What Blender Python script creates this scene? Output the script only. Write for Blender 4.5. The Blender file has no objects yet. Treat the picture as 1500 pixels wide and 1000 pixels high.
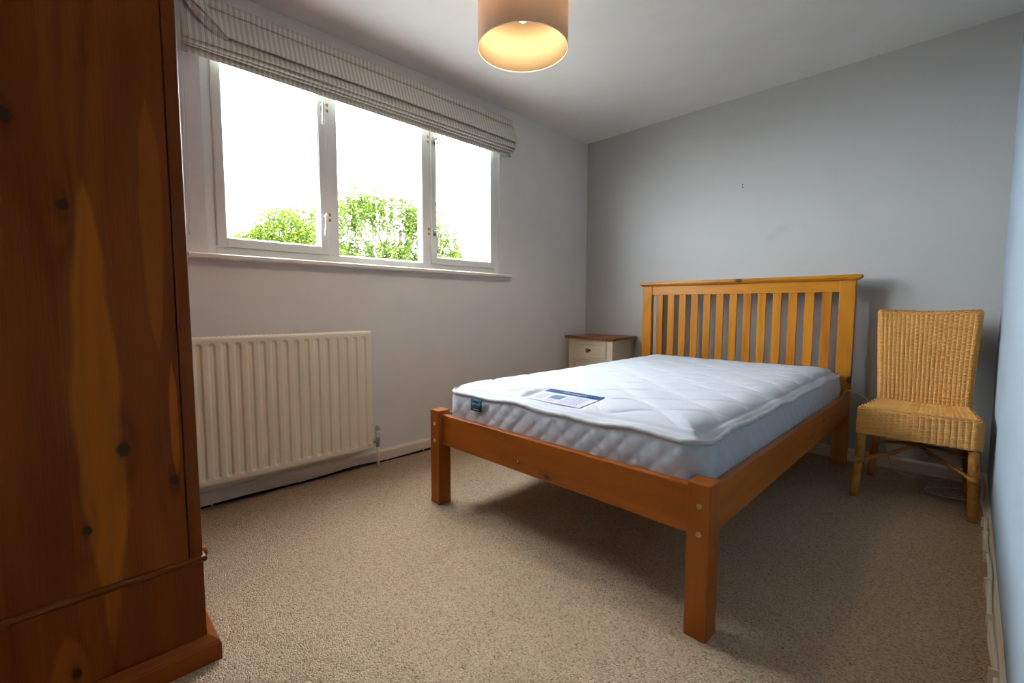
import bpy, bmesh, math, random
import numpy as np
from mathutils import Matrix, Vector
sc = bpy.context.scene
col = sc.collection
R = math.radians
random.seed(7)

# ------------------------------------------------------------------ camera, sky, sun, exposure
cd = bpy.data.cameras.new('camera'); cam = bpy.data.objects.new('camera', cd); col.objects.link(cam)
cd.sensor_width = 36.0; cd.lens = 666.3/1500*36; cd.clip_start = 0.02
yaw, pitch, roll = R(45.2243), R(4.3536), R(0.0991)
f_ = Vector((-math.sin(yaw)*math.cos(pitch), math.cos(yaw)*math.cos(pitch), -math.sin(pitch)))
r0 = Vector((math.cos(yaw), math.sin(yaw), 0)); u0 = r0.cross(f_)
r_ = r0*math.cos(roll) + u0*math.sin(roll); u_ = -r0*math.sin(roll) + u0*math.cos(roll)
cam.matrix_world = Matrix(((r_.x, u_.x, -f_.x, 2.5063), (r_.y, u_.y, -f_.y, -3.4424), (r_.z, u_.z, -f_.z, 0.9445), (0, 0, 0, 1)))
sc.camera = cam
world = bpy.data.worlds.new('overcast_sky'); sc.world = world; world.use_nodes = True
bg = world.node_tree.nodes['Background']
bg.inputs[0].default_value = (0.87, 0.935, 1.0, 1); bg.inputs[1].default_value = 34.0
sd = bpy.data.lights.new('sun', 'SUN'); sun = bpy.data.objects.new('sun', sd); col.objects.link(sun)
sd.energy = 28.0; sd.angle = R(2); sd.color = (1.0, 0.93, 0.78)
sun.rotation_euler = Vector((-0.62, 0.25, -0.72)).to_track_quat('-Z', 'Y').to_euler()
LAMP_POWER = 17.0
sc.view_settings.view_transform = 'Standard'; sc.view_settings.look = 'None'
sc.view_settings.exposure = 0.0; sc.view_settings.gamma = 1.0; sc.view_settings.use_curve_mapping = False
sc.cycles.max_bounces = 12; sc.cycles.diffuse_bounces = 8; sc.cycles.transparent_max_bounces = 16
sc.cycles.sample_clamp_indirect = 6.0

W, H, YN = 2.612, 2.40, -3.85      # room: x 0..W (window wall at x=0), y YN..0 (headboard wall at y=0)

# ------------------------------------------------------------------ node helpers and materials
class NT:
    def __init__(s, name, rough=0.6, spec=0.25):
        s.m = bpy.data.materials.new(name); s.m.use_nodes = True; s.t = s.m.node_tree
        s.b = s.t.nodes['Principled BSDF']; s.b.inputs['Roughness'].default_value = rough
        s.b.inputs['Specular IOR Level'].default_value = spec
        s.co = None
    def n(s, kind, **kw):
        nd = s.t.nodes.new(kind)
        for k, v in kw.items(): setattr(nd, k, v)
        return nd
    def l(s, a, b): s.t.links.new(a, b)
    def put(s, sock, v):
        if hasattr(v, 'is_linked') or hasattr(v, 'links'): s.l(v, sock)
        else: sock.default_value = v
    def coord(s):
        if s.co is None: s.co = s.n('ShaderNodeTexCoord').outputs['Object']
        return s.co
    def math(s, op, a, b=0.0, clamp=False):
        nd = s.n('ShaderNodeMath', operation=op); nd.use_clamp = clamp
        s.put(nd.inputs[0], a); s.put(nd.inputs[1], b); return nd.outputs[0]
    def vmath(s, op, a, b=(0, 0, 0)):
        nd = s.n('ShaderNodeVectorMath', operation=op); s.put(nd.inputs[0], a); s.put(nd.inputs[1], b)
        return nd.outputs['Value'] if op in ('LENGTH', 'DOT_PRODUCT', 'DISTANCE') else nd.outputs[0]
    def noise(s, vec, scale, detail=3, rough=0.5):
        nd = s.n('ShaderNodeTexNoise'); s.put(nd.inputs['Vector'], vec)
        nd.inputs['Scale'].default_value = scale; nd.inputs['Detail'].default_value = detail
        nd.inputs['Roughness'].default_value = rough; return nd.outputs['Fac']
    def voro(s, vec, scale):
        nd = s.n('ShaderNodeTexVoronoi'); s.put(nd.inputs['Vector'], vec); nd.inputs['Scale'].default_value = scale
        return nd.outputs['Distance'], nd.outputs['Color']
    def ramp(s, fac, stops):
        nd = s.n('ShaderNodeValToRGB'); s.put(nd.inputs[0], fac); e = nd.color_ramp.elements
        e[0].position, e[0].color = stops[0][0], c4(stops[0][1]); e[1].position, e[1].color = stops[-1][0], c4(stops[-1][1])
        for p, c in stops[1:-1]:
            k = e.new(p); k.color = c4(c)
        return nd.outputs[0]
    def mix(s, fac, a, b, mode='MIX'):
        nd = s.n('ShaderNodeMix', data_type='RGBA', blend_type=mode)
        s.put(nd.inputs[0], fac); s.put(nd.inputs[6], c4(a) if isinstance(a, tuple) else a); s.put(nd.inputs[7], c4(b) if isinstance(b, tuple) else b)
        return nd.outputs[2]
    def color(s, c): s.put(s.b.inputs['Base Color'], c4(c) if isinstance(c, tuple) else c)
    def bump(s, h, dist=0.001, strength=1.0):
        nd = s.n('ShaderNodeBump'); nd.inputs['Distance'].default_value = dist; nd.inputs['Strength'].default_value = strength
        s.put(nd.inputs['Height'], h); s.l(nd.outputs[0], s.b.inputs['Normal'])
def c4(c): return (c[0], c[1], c[2], 1.0)
def srgb(r, g, b):
    f = lambda v: (v/255/12.92) if v/255 <= 0.04045 else ((v/255+0.055)/1.055)**2.4
    return (f(r), f(g), f(b))
def plain(name, c, rough=0.5, spec=0.3, metal=0.0, grain=0.0, gs=200):
    m = NT(name, rough, spec); m.b.inputs['Metallic'].default_value = metal
    v = m.noise(m.coord(), 6.0, 4)
    m.color(m.mix(v, tuple(x*0.95 for x in c), tuple(min(1, x*1.04) for x in c)))
    if grain: m.bump(m.noise(m.coord(), gs, 2), grain)
    return m.m
def wood(name, axis, light, dark, knots=(), rough=0.35, contrast=0.75, vary=True, knot_col=(0.045, 0.014, 0.006), freq=1.0, stretch=0.07, spec=0.28, bands=()):
    """timber with contour-line grain running along one axis of the piece, fine pores and knots at given places"""
    m = NT(name, rough, spec); ai = 'xyz'.index(axis); co = m.coord()
    if vary:
        info = m.n('ShaderNodeObjectInfo')
        cb = m.n('ShaderNodeCombineXYZ'); rr = m.math('MULTIPLY', info.outputs['Random'], 9.0)
        for i in range(3): m.l(rr, cb.inputs[i])
        base = m.vmath('ADD', co, cb.outputs[0])
    else: base = co
    sv = [1.0, 1.0, 1.0]; sv[ai] = stretch
    p = m.vmath('MULTIPLY', base, tuple(sv))
    warp, mask, halo = 0.0, 0.0, 0.0
    for (kx, ky, kz, kr) in knots:
        d = m.vmath('SUBTRACT', co, (kx, ky, kz)); ks = [1/kr]*3; ks[ai] = 1/(kr*1.25)
        ln = m.vmath('LENGTH', m.vmath('MULTIPLY', d, tuple(ks)))
        ln = m.math('ADD', ln, m.math('MULTIPLY', m.math('SUBTRACT', m.noise(co, 90.0, 2), 0.5), 0.9))
        ks2 = [1/(kr*1.6)]*3; ks2[ai] = 1/(kr*5.5)
        ln2 = m.vmath('LENGTH', m.vmath('MULTIPLY', d, tuple(ks2)))
        e = m.math('EXPONENT', m.math('MULTIPLY', ln2, -1.0))
        warp = m.math('ADD', warp, m.math('MULTIPLY', e, 0.22))
        halo = m.math('ADD', halo, e)
        mk = m.math('MULTIPLY', m.math('SUBTRACT', 1.25, ln, clamp=True), 2.2, clamp=True)
        mask = m.math('MAXIMUM', mask, mk)
    big = m.math('ADD', m.noise(p, 5.0*freq, 2, 0.4), warp)
    rings = m.math('SINE', m.math('MULTIPLY', big, 58.0))
    rings = m.math('MULTIPLY', m.math('ADD', rings, 1.0), 0.5)
    rings = m.math('POWER', rings, 1.6)
    fine_v = [260.0, 260.0, 260.0]; fine_v[ai] = 7.0
    fine = m.noise(m.vmath('MULTIPLY', base, tuple(fine_v)), 1.0, 2)
    slow = m.noise(m.vmath('MULTIPLY', base, tuple(1.0 if i != ai else 0.2 for i in range(3))), 9.0*freq, 2)
    fac = m.math('ADD', m.math('MULTIPLY', rings, 0.45), m.math('MULTIPLY', m.math('SUBTRACT', fine, 0.5), 0.9))
    fac = m.math('ADD', fac, m.math('MULTIPLY', m.math('SUBTRACT', slow, 0.42), 1.3), clamp=True)
    c = m.mix(m.math('MULTIPLY', fac, contrast), light, dark)
    for (cy_, cz_, hw_, hz_, bc_) in bands:      # pale sapwood figure running up the board
        sp_ = m.n('ShaderNodeSeparateXYZ'); m.l(co, sp_.inputs[0])
        wob_ = m.math('MULTIPLY', m.math('SUBTRACT', m.noise(m.vmath('MULTIPLY', co, (1, 1, 0.5)), 7.0, 1), 0.5), 1.2)
        dy_ = m.math('ADD', m.math('ABSOLUTE', m.math('DIVIDE', m.math('SUBTRACT', sp_.outputs[1], cy_), hw_)), wob_)
        dz_ = m.math('POWER', m.math('ABSOLUTE', m.math('DIVIDE', m.math('SUBTRACT', sp_.outputs[2], cz_), hz_)), 2.5)
        mk_ = m.math('MULTIPLY', m.math('SUBTRACT', 1.0, m.math('ADD', dy_, dz_)), 5.0, clamp=True)
        mk_ = m.math('MULTIPLY', mk_, 0.85)
        c = m.mix(mk_, c, m.mix(m.math('MULTIPLY', fac, 0.5), bc_, light))
    if knots:
        c = m.mix(m.math('MULTIPLY', halo, 0.55, clamp=True), c, tuple(x*0.45 for x in dark))
        c = m.mix(mask, c, knot_col)
    oi = m.n('ShaderNodeObjectInfo')
    m.color(m.mix(1.0, c, oi.outputs['Color'], 'MULTIPLY'))
    m.bump(fine, 0.0004)
    return m.m

HONEY_L, HONEY_D = (0.46, 0.182, 0.012), (0.24, 0.066, 0.004)
M = {}
M['wall'] = plain('wall_paint', (0.82, 0.82, 0.81), 0.85, 0.15, grain=0.0006, gs=260)
M['wall_daylight'] = plain('wall_paint_daylight_tint', (0.33, 0.41, 0.48), 0.8, 0.15, grain=0.0006, gs=260)  # blue of the window daylight is put into this wall's colour
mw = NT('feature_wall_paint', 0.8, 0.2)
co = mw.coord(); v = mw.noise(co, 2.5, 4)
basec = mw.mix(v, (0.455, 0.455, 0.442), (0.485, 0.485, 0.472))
sc1 = mw.vmath('LENGTH', mw.vmath('MULTIPLY', mw.vmath('SUBTRACT', co, (1.60, 0, 1.465)), (14, 1, 26)))
sc2 = mw.vmath('LENGTH', mw.vmath('MULTIPLY', mw.vmath('SUBTRACT', co, (1.525, 0, 1.415)), (17, 1, 24)))
sm = mw.math('ADD', mw.math('SUBTRACT', 1.0, sc1, clamp=True), mw.math('SUBTRACT', 1.0, sc2, clamp=True), clamp=True)
sm = mw.math('MULTIPLY', mw.math('MULTIPLY', sm, mw.noise(co, 30, 3)), 0.45)
mw.color(mw.mix(sm, basec, (0.30, 0.30, 0.30))); mw.bump(mw.noise(co, 260, 2), 0.0006); M['wall_back'] = mw.m
M['ceiling'] = plain('ceiling_paint', (0.84, 0.84, 0.82), 0.9, 0.1, grain=0.0008, gs=120)
M['gloss'] = plain('cream_gloss_paint', (0.82, 0.75, 0.62), 0.35, 0.4)
M['rad'] = plain('radiator_enamel', (0.92, 0.85, 0.70), 0.35, 0.4)
M['upvc'] = plain('white_window_plastic', (0.86, 0.90, 0.88), 0.3, 0.45)
M['sill'] = plain('sill_paint', (0.84, 0.80, 0.72), 0.35, 0.4)
M['cream'] = plain('cream_furniture_paint', (0.68, 0.60, 0.45), 0.5, 0.3)
M['chrome'] = plain('satin_chrome', (0.55, 0.52, 0.48), 0.3, 0.5, metal=1.0)
M['brass'] = plain('brass', (0.75, 0.55, 0.20), 0.3, 0.5, metal=1.0)
M['black'] = plain('black_cable_rubber', (0.012, 0.012, 0.014), 0.5, 0.3)
M['wcable'] = plain('white_cable_plastic', (0.62, 0.60, 0.52), 0.4, 0.4)
M['wplast'] = plain('white_plastic', (0.75, 0.74, 0.70), 0.35, 0.4)
M['rust'] = plain('rust_stain', (0.45, 0.24, 0.08), 0.8, 0.1)
M['knob_dark'] = plain('dark_wood_knob', (0.055, 0.022, 0.010), 0.3, 0.5)
M['dark'] = plain('dark_hole', (0.02, 0.018, 0.015), 0.9, 0.1)
M['teal'] = plain('teal_woven_label', (0.006, 0.075, 0.120), 0.6, 0.3)
M['navy'] = plain('blue_printed_card', (0.006, 0.050, 0.150), 0.5, 0.3)
M['card'] = plain('white_printed_card', (0.52, 0.53, 0.66), 0.5, 0.3)
M['ink'] = plain('grey_ink', (0.28, 0.30, 0.42), 0.7, 0.1)
M['ink_pic'] = plain('grey_teal_ink', (0.13, 0.20, 0.26), 0.7, 0.1)
M['thread'] = plain('pale_thread', (0.60, 0.72, 0.78), 0.7, 0.1)
M['brick'] = plain('house_brick', (0.30, 0.14, 0.09), 0.9, 0.1)
# carpet: flecked beige loop pile
cm = NT('flecked_beige_carpet', 0.95, 0.05); co = cm.coord()
d1, c1 = cm.voro(co, 230.0); sp = cm.n('ShaderNodeSeparateColor'); cm.l(c1, sp.inputs[0])
cc = cm.ramp(sp.outputs[0], [(0.0, (0.33, 0.205, 0.115)), (0.14, (0.50, 0.350, 0.222)), (0.45, (0.62, 0.455, 0.300)), (1.0, (0.735, 0.575, 0.395))])
n2 = cm.noise(co, 5.0, 3); cc = cm.mix(cm.math('MULTIPLY', n2, 0.35), cc, (0.56, 0.42, 0.285))
n3 = cm.noise(co, 95.0, 3, 0.7)
cc = cm.mix(cm.ramp(n3, [(0.30, (0.6, 0.6, 0.6)), (0.42, (0, 0, 0))]), cc, (0.36, 0.235, 0.15))
cm.color(cc); cm.bump(cm.math('ADD', cm.math('MULTIPLY', d1, -1.4), cm.math('MULTIPLY', n3, 1.2)), 0.006); M['carpet'] = cm.m
# mattress fabric
mf = NT('white_knit_ticking', 0.85, 0.15); mf.color((0.51, 0.545, 0.60)); mf.bump(mf.noise(mf.coord(), 450, 2), 0.0004); M['tick'] = mf.m
mf = NT('white_tape', 0.8, 0.15); co = mf.coord(); mf.color((0.55, 0.57, 0.60)); mf.bump(mf.noise(co, 380, 1), 0.0008); M['tape'] = mf.m
# roman blind fabric: stripes along y
bm_ = NT('striped_linen', 0.9, 0.1); co = bm_.coord(); sx = bm_.n('ShaderNodeSeparateXYZ'); bm_.l(co, sx.inputs[0])
ph = bm_.math('FRACT', bm_.math('MULTIPLY', sx.outputs[1], 1/0.0232))
stripe = bm_.ramp(ph, [(0.0, (0.56, 0.535, 0.475)), (0.42, (0.56, 0.535, 0.475)), (0.47, (0.80, 0.79, 0.72)), (0.56, (0.80, 0.79, 0.72)), (0.60, (0.64, 0.61, 0.53)),
                       (0.70, (0.64, 0.61, 0.53)), (0.74, (0.80, 0.79, 0.72)), (0.86, (0.80, 0.79, 0.72)), (0.92, (0.56, 0.535, 0.475))])
bm_.color(stripe); bm_.bump(bm_.noise(co, 700, 2), 0.0003)
tl = bm_.n('ShaderNodeBsdfTranslucent'); bm_.l(stripe, tl.inputs[0]); mx = bm_.n('ShaderNodeMixShader'); mx.inputs[0].default_value = 0.05
bm_.l(bm_.b.outputs[0], mx.inputs[1]); bm_.l(tl.outputs[0], mx.inputs[2]); bm_.l(mx.outputs[0], bm_.t.nodes['Material Output'].inputs[0]); M['blind'] = bm_.m
# glass
g = NT('window_glass'); lw_ = g.n('ShaderNodeLayerWeight'); lw_.inputs[0].default_value = 0.5; fr5 = g.math('ADD', g.math('MULTIPLY', g.math('POWER', lw_.outputs['Facing'], 5.0), 0.9), 0.03)
tr = g.n('ShaderNodeBsdfTransparent'); tr.inputs[0].default_value = (0.97, 0.98, 0.98, 1); gl = g.n('ShaderNodeBsdfGlossy'); gl.inputs['Roughness'].default_value = 0.02
mx = g.n('ShaderNodeMixShader'); g.l(fr5, mx.inputs[0]); g.l(tr.outputs[0], mx.inputs[1]); g.l(gl.outputs[0], mx.inputs[2])
g.l(mx.outputs[0], g.t.nodes['Material Output'].inputs[0]); M['glass'] = g.m
# lamp shade and bulb
s_ = NT('peach_shade_fabric', 0.8, 0.1); s_.color((0.66, 0.55, 0.48)); s_.bump(s_.noise(s_.coord(), 500, 2), 0.0003)
tl = s_.n('ShaderNodeBsdfTranslucent'); tl.inputs[0].default_value = (0.86, 0.76, 0.66, 1); mx = s_.n('ShaderNodeMixShader'); mx.inputs[0].default_value = 0.42
s_.l(s_.b.outputs[0], mx.inputs[1]); s_.l(tl.outputs[0], mx.inputs[2]); s_.l(mx.outputs[0], s_.t.nodes['Material Output'].inputs[0]); M['shade'] = s_.m
s_ = plain('shade_lining', (0.80, 0.70, 0.54), 0.7, 0.1); M['lining'] = s_
s2 = NT('pale_lining_film', 0.7, 0.1); s2.color((0.26, 0.205, 0.125)); tl = s2.n('ShaderNodeBsdfTranslucent'); tl.inputs[0].default_value = (0.86, 0.76, 0.64, 1); mx = s2.n('ShaderNodeMixShader'); mx.inputs[0].default_value = 0.55
s2.l(s2.b.outputs[0], mx.inputs[1]); s2.l(tl.outputs[0], mx.inputs[2]); s2.l(mx.outputs[0], s2.t.nodes['Material Output'].inputs[0]); M['shade_in'] = s2.m
e = NT('lit_bulb'); e.b.inputs['Emission Color'].default_value = (1, 0.80, 0.52, 1); e.b.inputs['Emission Strength'].default_value = 14.0; e.color((1, 1, 1)); M['bulb'] = e.m
# wicker
wk = NT('woven_rattan', 0.5, 0.35); co = wk.coord()
n1 = wk.noise(wk.vmath('MULTIPLY', co, (12, 12, 150)), 1.0, 2); n2 = wk.noise(wk.vmath('MULTIPLY', co, (30, 30, 5)), 1.0, 2)
cc = wk.mix(n1, (0.38, 0.145, 0.018), (0.74, 0.43, 0.14)); cc = wk.mix(wk.math('MULTIPLY', n2, 0.7), cc, (0.58, 0.27, 0.055)); wk.color(cc); M['rattan'] = wk.m
M['rattan_core'] = plain('dark_weave_backing', (0.06, 0.020, 0.004), 0.7, 0.2)  # dark backing sheet, shade in the weave gaps put in as colour
wk = NT('wrapped_rattan_cane', 0.4, 0.4); co = wk.coord(); sx = wk.n('ShaderNodeSeparateXYZ'); wk.l(co, sx.inputs[0])
wv = wk.math('SINE', wk.math('MULTIPLY', sx.outputs[2], 2*math.pi/0.0075)); nn = wk.noise(wk.vmath('MULTIPLY', co, (4, 4, 60)), 1.0, 2)
wk.color(wk.mix(nn, (0.34, 0.125, 0.016), (0.46, 0.20, 0.035))); wk.bump(wv, 0.0005); M['cane'] = wk.m
# foliage
def leafmat(name, a, b):
    m = NT(name, 0.6, 0.1); info = m.noise(m.coord(), 1.6, 2)
    wn = m.n('ShaderNodeTexWhiteNoise'); gi = m.n('ShaderNodeNewGeometry'); m.l(gi.outputs['Random Per Island'], wn.inputs['Vector'])
    c = m.mix(gi.outputs['Random Per Island'], a, b); m.color(c)
    t = m.n('ShaderNodeBsdfTranslucent'); m.l(c, t.inputs[0]); x = m.n('ShaderNodeMixShader'); x.inputs[0].default_value = 0.4
    m.l(m.b.outputs[0], x.inputs[1]); m.l(t.outputs[0], x.inputs[2]); m.l(x.outputs[0], m.t.nodes['Material Output'].inputs[0]); return m.m
M['leaf1'] = leafmat('sunlit_leaves', (0.024, 0.056, 0.004), (0.110, 0.135, 0.016))
M['leaf2'] = leafmat('birch_leaves', (0.026, 0.054, 0.006), (0.105, 0.135, 0.026))
M['bark'] = plain('bark', (0.05, 0.04, 0.03), 0.9, 0.1)
M['bounce_ground'] = plain('pale_bounce_surface', (0.20, 0.195, 0.185), 0.95, 0.05)  # unseen ground, made pale grey to throw light up onto the ceiling

# ------------------------------------------------------------------ object helpers
ORG = {}
def org(p): return ORG.get(p.name, Vector((0, 0, 0))) if p else Vector((0, 0, 0))
def tag(o, label=None, cat=None, group=None, kind=None):
    if label: o['label'] = label
    if cat: o['category'] = cat
    if group: o['group'] = group
    if kind: o['kind'] = kind
    return o
def thing(name, loc, label, cat, group=None, kind=None):
    o = bpy.data.objects.new(name, None); o.empty_display_size = 0.1; col.objects.link(o); o.location = loc
    ORG[o.name] = Vector(loc); return tag(o, label, cat, group, kind)
def link_mesh(me, name, mat, parent=None, loc=None):
    o = bpy.data.objects.new(name, me); col.objects.link(o)
    if mat and not me.materials: me.materials.append(mat)
    if parent: o.parent = parent; ORG[o.name] = org(parent) + (Vector(loc) if loc is not None else Vector((0, 0, 0)))
    elif loc is not None: ORG[o.name] = Vector(loc)
    if loc is not None: o.location = loc
    return o
class MB:
    """collects vertices and faces in room coordinates"""
    def __init__(s): s.v = []; s.f = []
    def add(s, vs, fs):
        b = len(s.v); s.v += [tuple(p) for p in vs]; s.f += [tuple(i+b for i in q) for q in fs]; return s
    def box(s, x0, x1, y0, y1, z0, z1):
        return s.add([(x, y, z) for z in (z0, z1) for y in (y0, y1) for x in (x0, x1)],
                     [(0, 2, 3, 1), (4, 5, 7, 6), (0, 1, 5, 4), (2, 6, 7, 3), (0, 4, 6, 2), (1, 3, 7, 5)])
    def tube(s, pts, r, n=8, cap=True):
        pts = [Vector(p) for p in pts]; rs = r if isinstance(r, (list, tuple)) else [r]*len(pts)
        vs, fs = [], []; t0 = None; a = None
        for i, p in enumerate(pts):
            t = (pts[min(i+1, len(pts)-1)] - pts[max(i-1, 0)]).normalized()
            if a is None: a = t.orthogonal().normalized()
            else: a = (a - t*a.dot(t)); a = a.normalized() if a.length > 1e-6 else t.orthogonal().normalized()
            b = t.cross(a)
            for k in range(n):
                w = 2*math.pi*k/n; vs.append(p + (a*math.cos(w) + b*math.sin(w))*rs[i])
        for i in range(len(pts)-1):
            for k in range(n):
                k2 = (k+1) % n; fs.append((i*n+k, i*n+k2, (i+1)*n+k2, (i+1)*n+k))
        if cap: fs.append(tuple(range(n))[::-1]); fs.append(tuple((len(pts)-1)*n+k for k in range(n)))
        return s.add(vs, fs)
    def lathe(s, prof, c, n=24, axis='z'):
        """prof: (radius, height) pairs; closed where the radius is 0"""
        vs, fs = [], []
        for (r, h) in prof:
            for k in range(n):
                w = 2*math.pi*k/n; p = (r*math.cos(w), r*math.sin(w), h)
                if axis == 'y': p = (p[0], p[2], p[1])
                if axis == 'x': p = (p[2], p[0], p[1])
                vs.append((c[0]+p[0], c[1]+p[1], c[2]+p[2]))
        for i in range(len(prof)-1):
            for k in range(n):
                k2 = (k+1) % n; q = (i*n+k, i*n+k2, (i+1)*n+k2, (i+1)*n+k)
                fs.append(q if axis != 'y' else q[::-1])
        return s.add(vs, fs)
    def grid(s, P, closed_u=False):
        """P[v][u] points"""
        nv, nu = len(P), len(P[0]); vs = [p for row in P for p in row]; fs = []
        for j in range(nv-1):
            for i in range(nu if closed_u else nu-1):
                i2 = (i+1) % nu; fs.append((j*nu+i, j*nu+i2, (j+1)*nu+i2, (j+1)*nu+i))
        return s.add(vs, fs)
    def prism(s, poly, axis, a, b):
        """extrude a 2D polygon along an axis: poly in the two other axes in order"""
        def P(u, v, t):
            return {'x': (t, u, v), 'y': (u, t, v), 'z': (u, v, t)}[axis]
        n = len(poly); vs = [P(u, v, a) for u, v in poly] + [P(u, v, b) for u, v in poly]
        fs = [tuple(range(n))[::-1], tuple(range(n, 2*n))] + [(i, (i+1) % n, n+(i+1) % n, n+i) for i in range(n)]
        return s.add(vs, fs)
    def build(s, name, mat, parent=None, bevel=0.0, smooth=False, seg=2, loc=None, solid=0.0, fix=True):
        o0 = org(parent) if parent else Vector((0, 0, 0))
        if loc is not None: lo = Vector(loc) - o0
        else: lo = None
        base = o0 + (lo if lo is not None else Vector((0, 0, 0)))
        me = bpy.data.meshes.new(name)
        A = np.array(s.v, dtype=float) - np.array(base)
        me.from_pydata(A.tolist(), [], s.f)
        bmx = bmesh.new(); bmx.from_mesh(me); bmesh.ops.remove_doubles(bmx, verts=bmx.verts, dist=1e-6)
        if fix: bmesh.ops.recalc_face_normals(bmx, faces=bmx.faces)
        bmx.to_mesh(me); bmx.free()
        if smooth: me.shade_smooth()
        o = link_mesh(me, name, mat, parent, lo)
        if solid:
            md = o.modifiers.new('solid', 'SOLIDIFY'); md.thickness = solid; md.offset = 0
        if bevel:
            md = o.modifiers.new('bevel', 'BEVEL'); md.width = bevel; md.segments = seg; md.limit_method = 'ANGLE'; md.angle_limit = R(35)
        return o
def text_mesh(txt, size, name, mat, parent, mat4):
    cu = bpy.data.curves.new('t', 'FONT'); cu.body = txt; cu.size = size; cu.align_x = 'CENTER'; cu.align_y = 'CENTER'; cu.extrude = 0.0002; cu.shear = 0.25; cu.resolution_u = 3
    o = bpy.data.objects.new('t', cu); col.objects.link(o); dg = bpy.context.evaluated_depsgraph_get(); dg.update()
    me = bpy.data.meshes.new_from_object(o.evaluated_get(dg)); bpy.data.objects.remove(o); me.name = name
    me.transform(Matrix.Translation(-org(parent)) @ mat4); me.materials.clear(); me.materials.append(mat)
    return link_mesh(me, name, None, parent)
def smooth_path(pts, n=8):
    P = [Vector(p) for p in pts]; out = []
    for i in range(len(P)-1):
        a, b, c, d = P[max(i-1, 0)], P[i], P[i+1], P[min(i+2, len(P)-1)]
        for k in range(n):
            t = k/n; out.append(0.5*((2*b) + (c-a)*t + (2*a-5*b+4*c-d)*t*t + (3*b-a-3*c+d)*t**3))
    out.append(P[-1]); return out
def ss(a, b, x):
    t = np.clip((x-a)/(b-a), 0, 1); return t*t*(3-2*t)

# ------------------------------------------------------------------ the room
def struct(o): o['kind'] = 'structure'; return o
struct(MB().box(-0.25, W+0.2, YN-0.2, 0.2, -0.2, 0.0).build('floor', M['carpet']))
struct(MB().box(-0.095, W+0.2, YN-0.2, 0.2, H, H+0.3).build('ceiling', M['ceiling']))
WY0, WY1, WZ0, WZ1 = -2.94, -1.09, 1.185, 2.27
wl = MB().box(-0.095, 0, YN-0.2, WY0, 0, H).box(-0.095, 0, WY1, 0.2, 0, H).box(-0.095, 0, WY0, WY1, 0, WZ0).box(-0.095, 0, WY0, WY1, WZ1, H)
struct(wl.build('wall_left', M['wall']))
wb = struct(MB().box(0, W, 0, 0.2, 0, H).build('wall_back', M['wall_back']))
wr = struct(MB().box(W, W+0.2, YN-0.2, 0.2, 0, H).build('wall_right', M['wall_daylight']))
struct(MB().box(0, W, YN-0.2, YN, 0, H).build('wall_front', M['wall']))
def skirting(name, axis, a, b, at, sgn, h=0.072, t=0.015):
    prof = [(0, 0), (t, 0), (t, h-0.014), (t*0.72, h-0.005), (t*0.4, h), (0, h)]
    poly = [(at+sgn*u, v) for u, v in prof]
    return struct(MB().prism(poly, axis, a, b).build(name, M['gloss']))
skirting('baseboard_left', 'y', YN, 0, 0, 1)
skirting('baseboard_back', 'x', 0, W, 0, -1)
skirting('baseboard_right', 'y', YN, 0, W, -1, t=0.013)
for (z, r) in ((1.800, 0.0042), (1.783, 0.0042)):       # two old fixing holes in the headboard wall
    MB().lathe([(0.0005, -0.0022), (r*0.55, -0.0022), (r, -0.001), (r, 0.003)], (1.329, 0, z), 12, 'y').build('screw_hole', M['dark'], wb)

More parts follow.
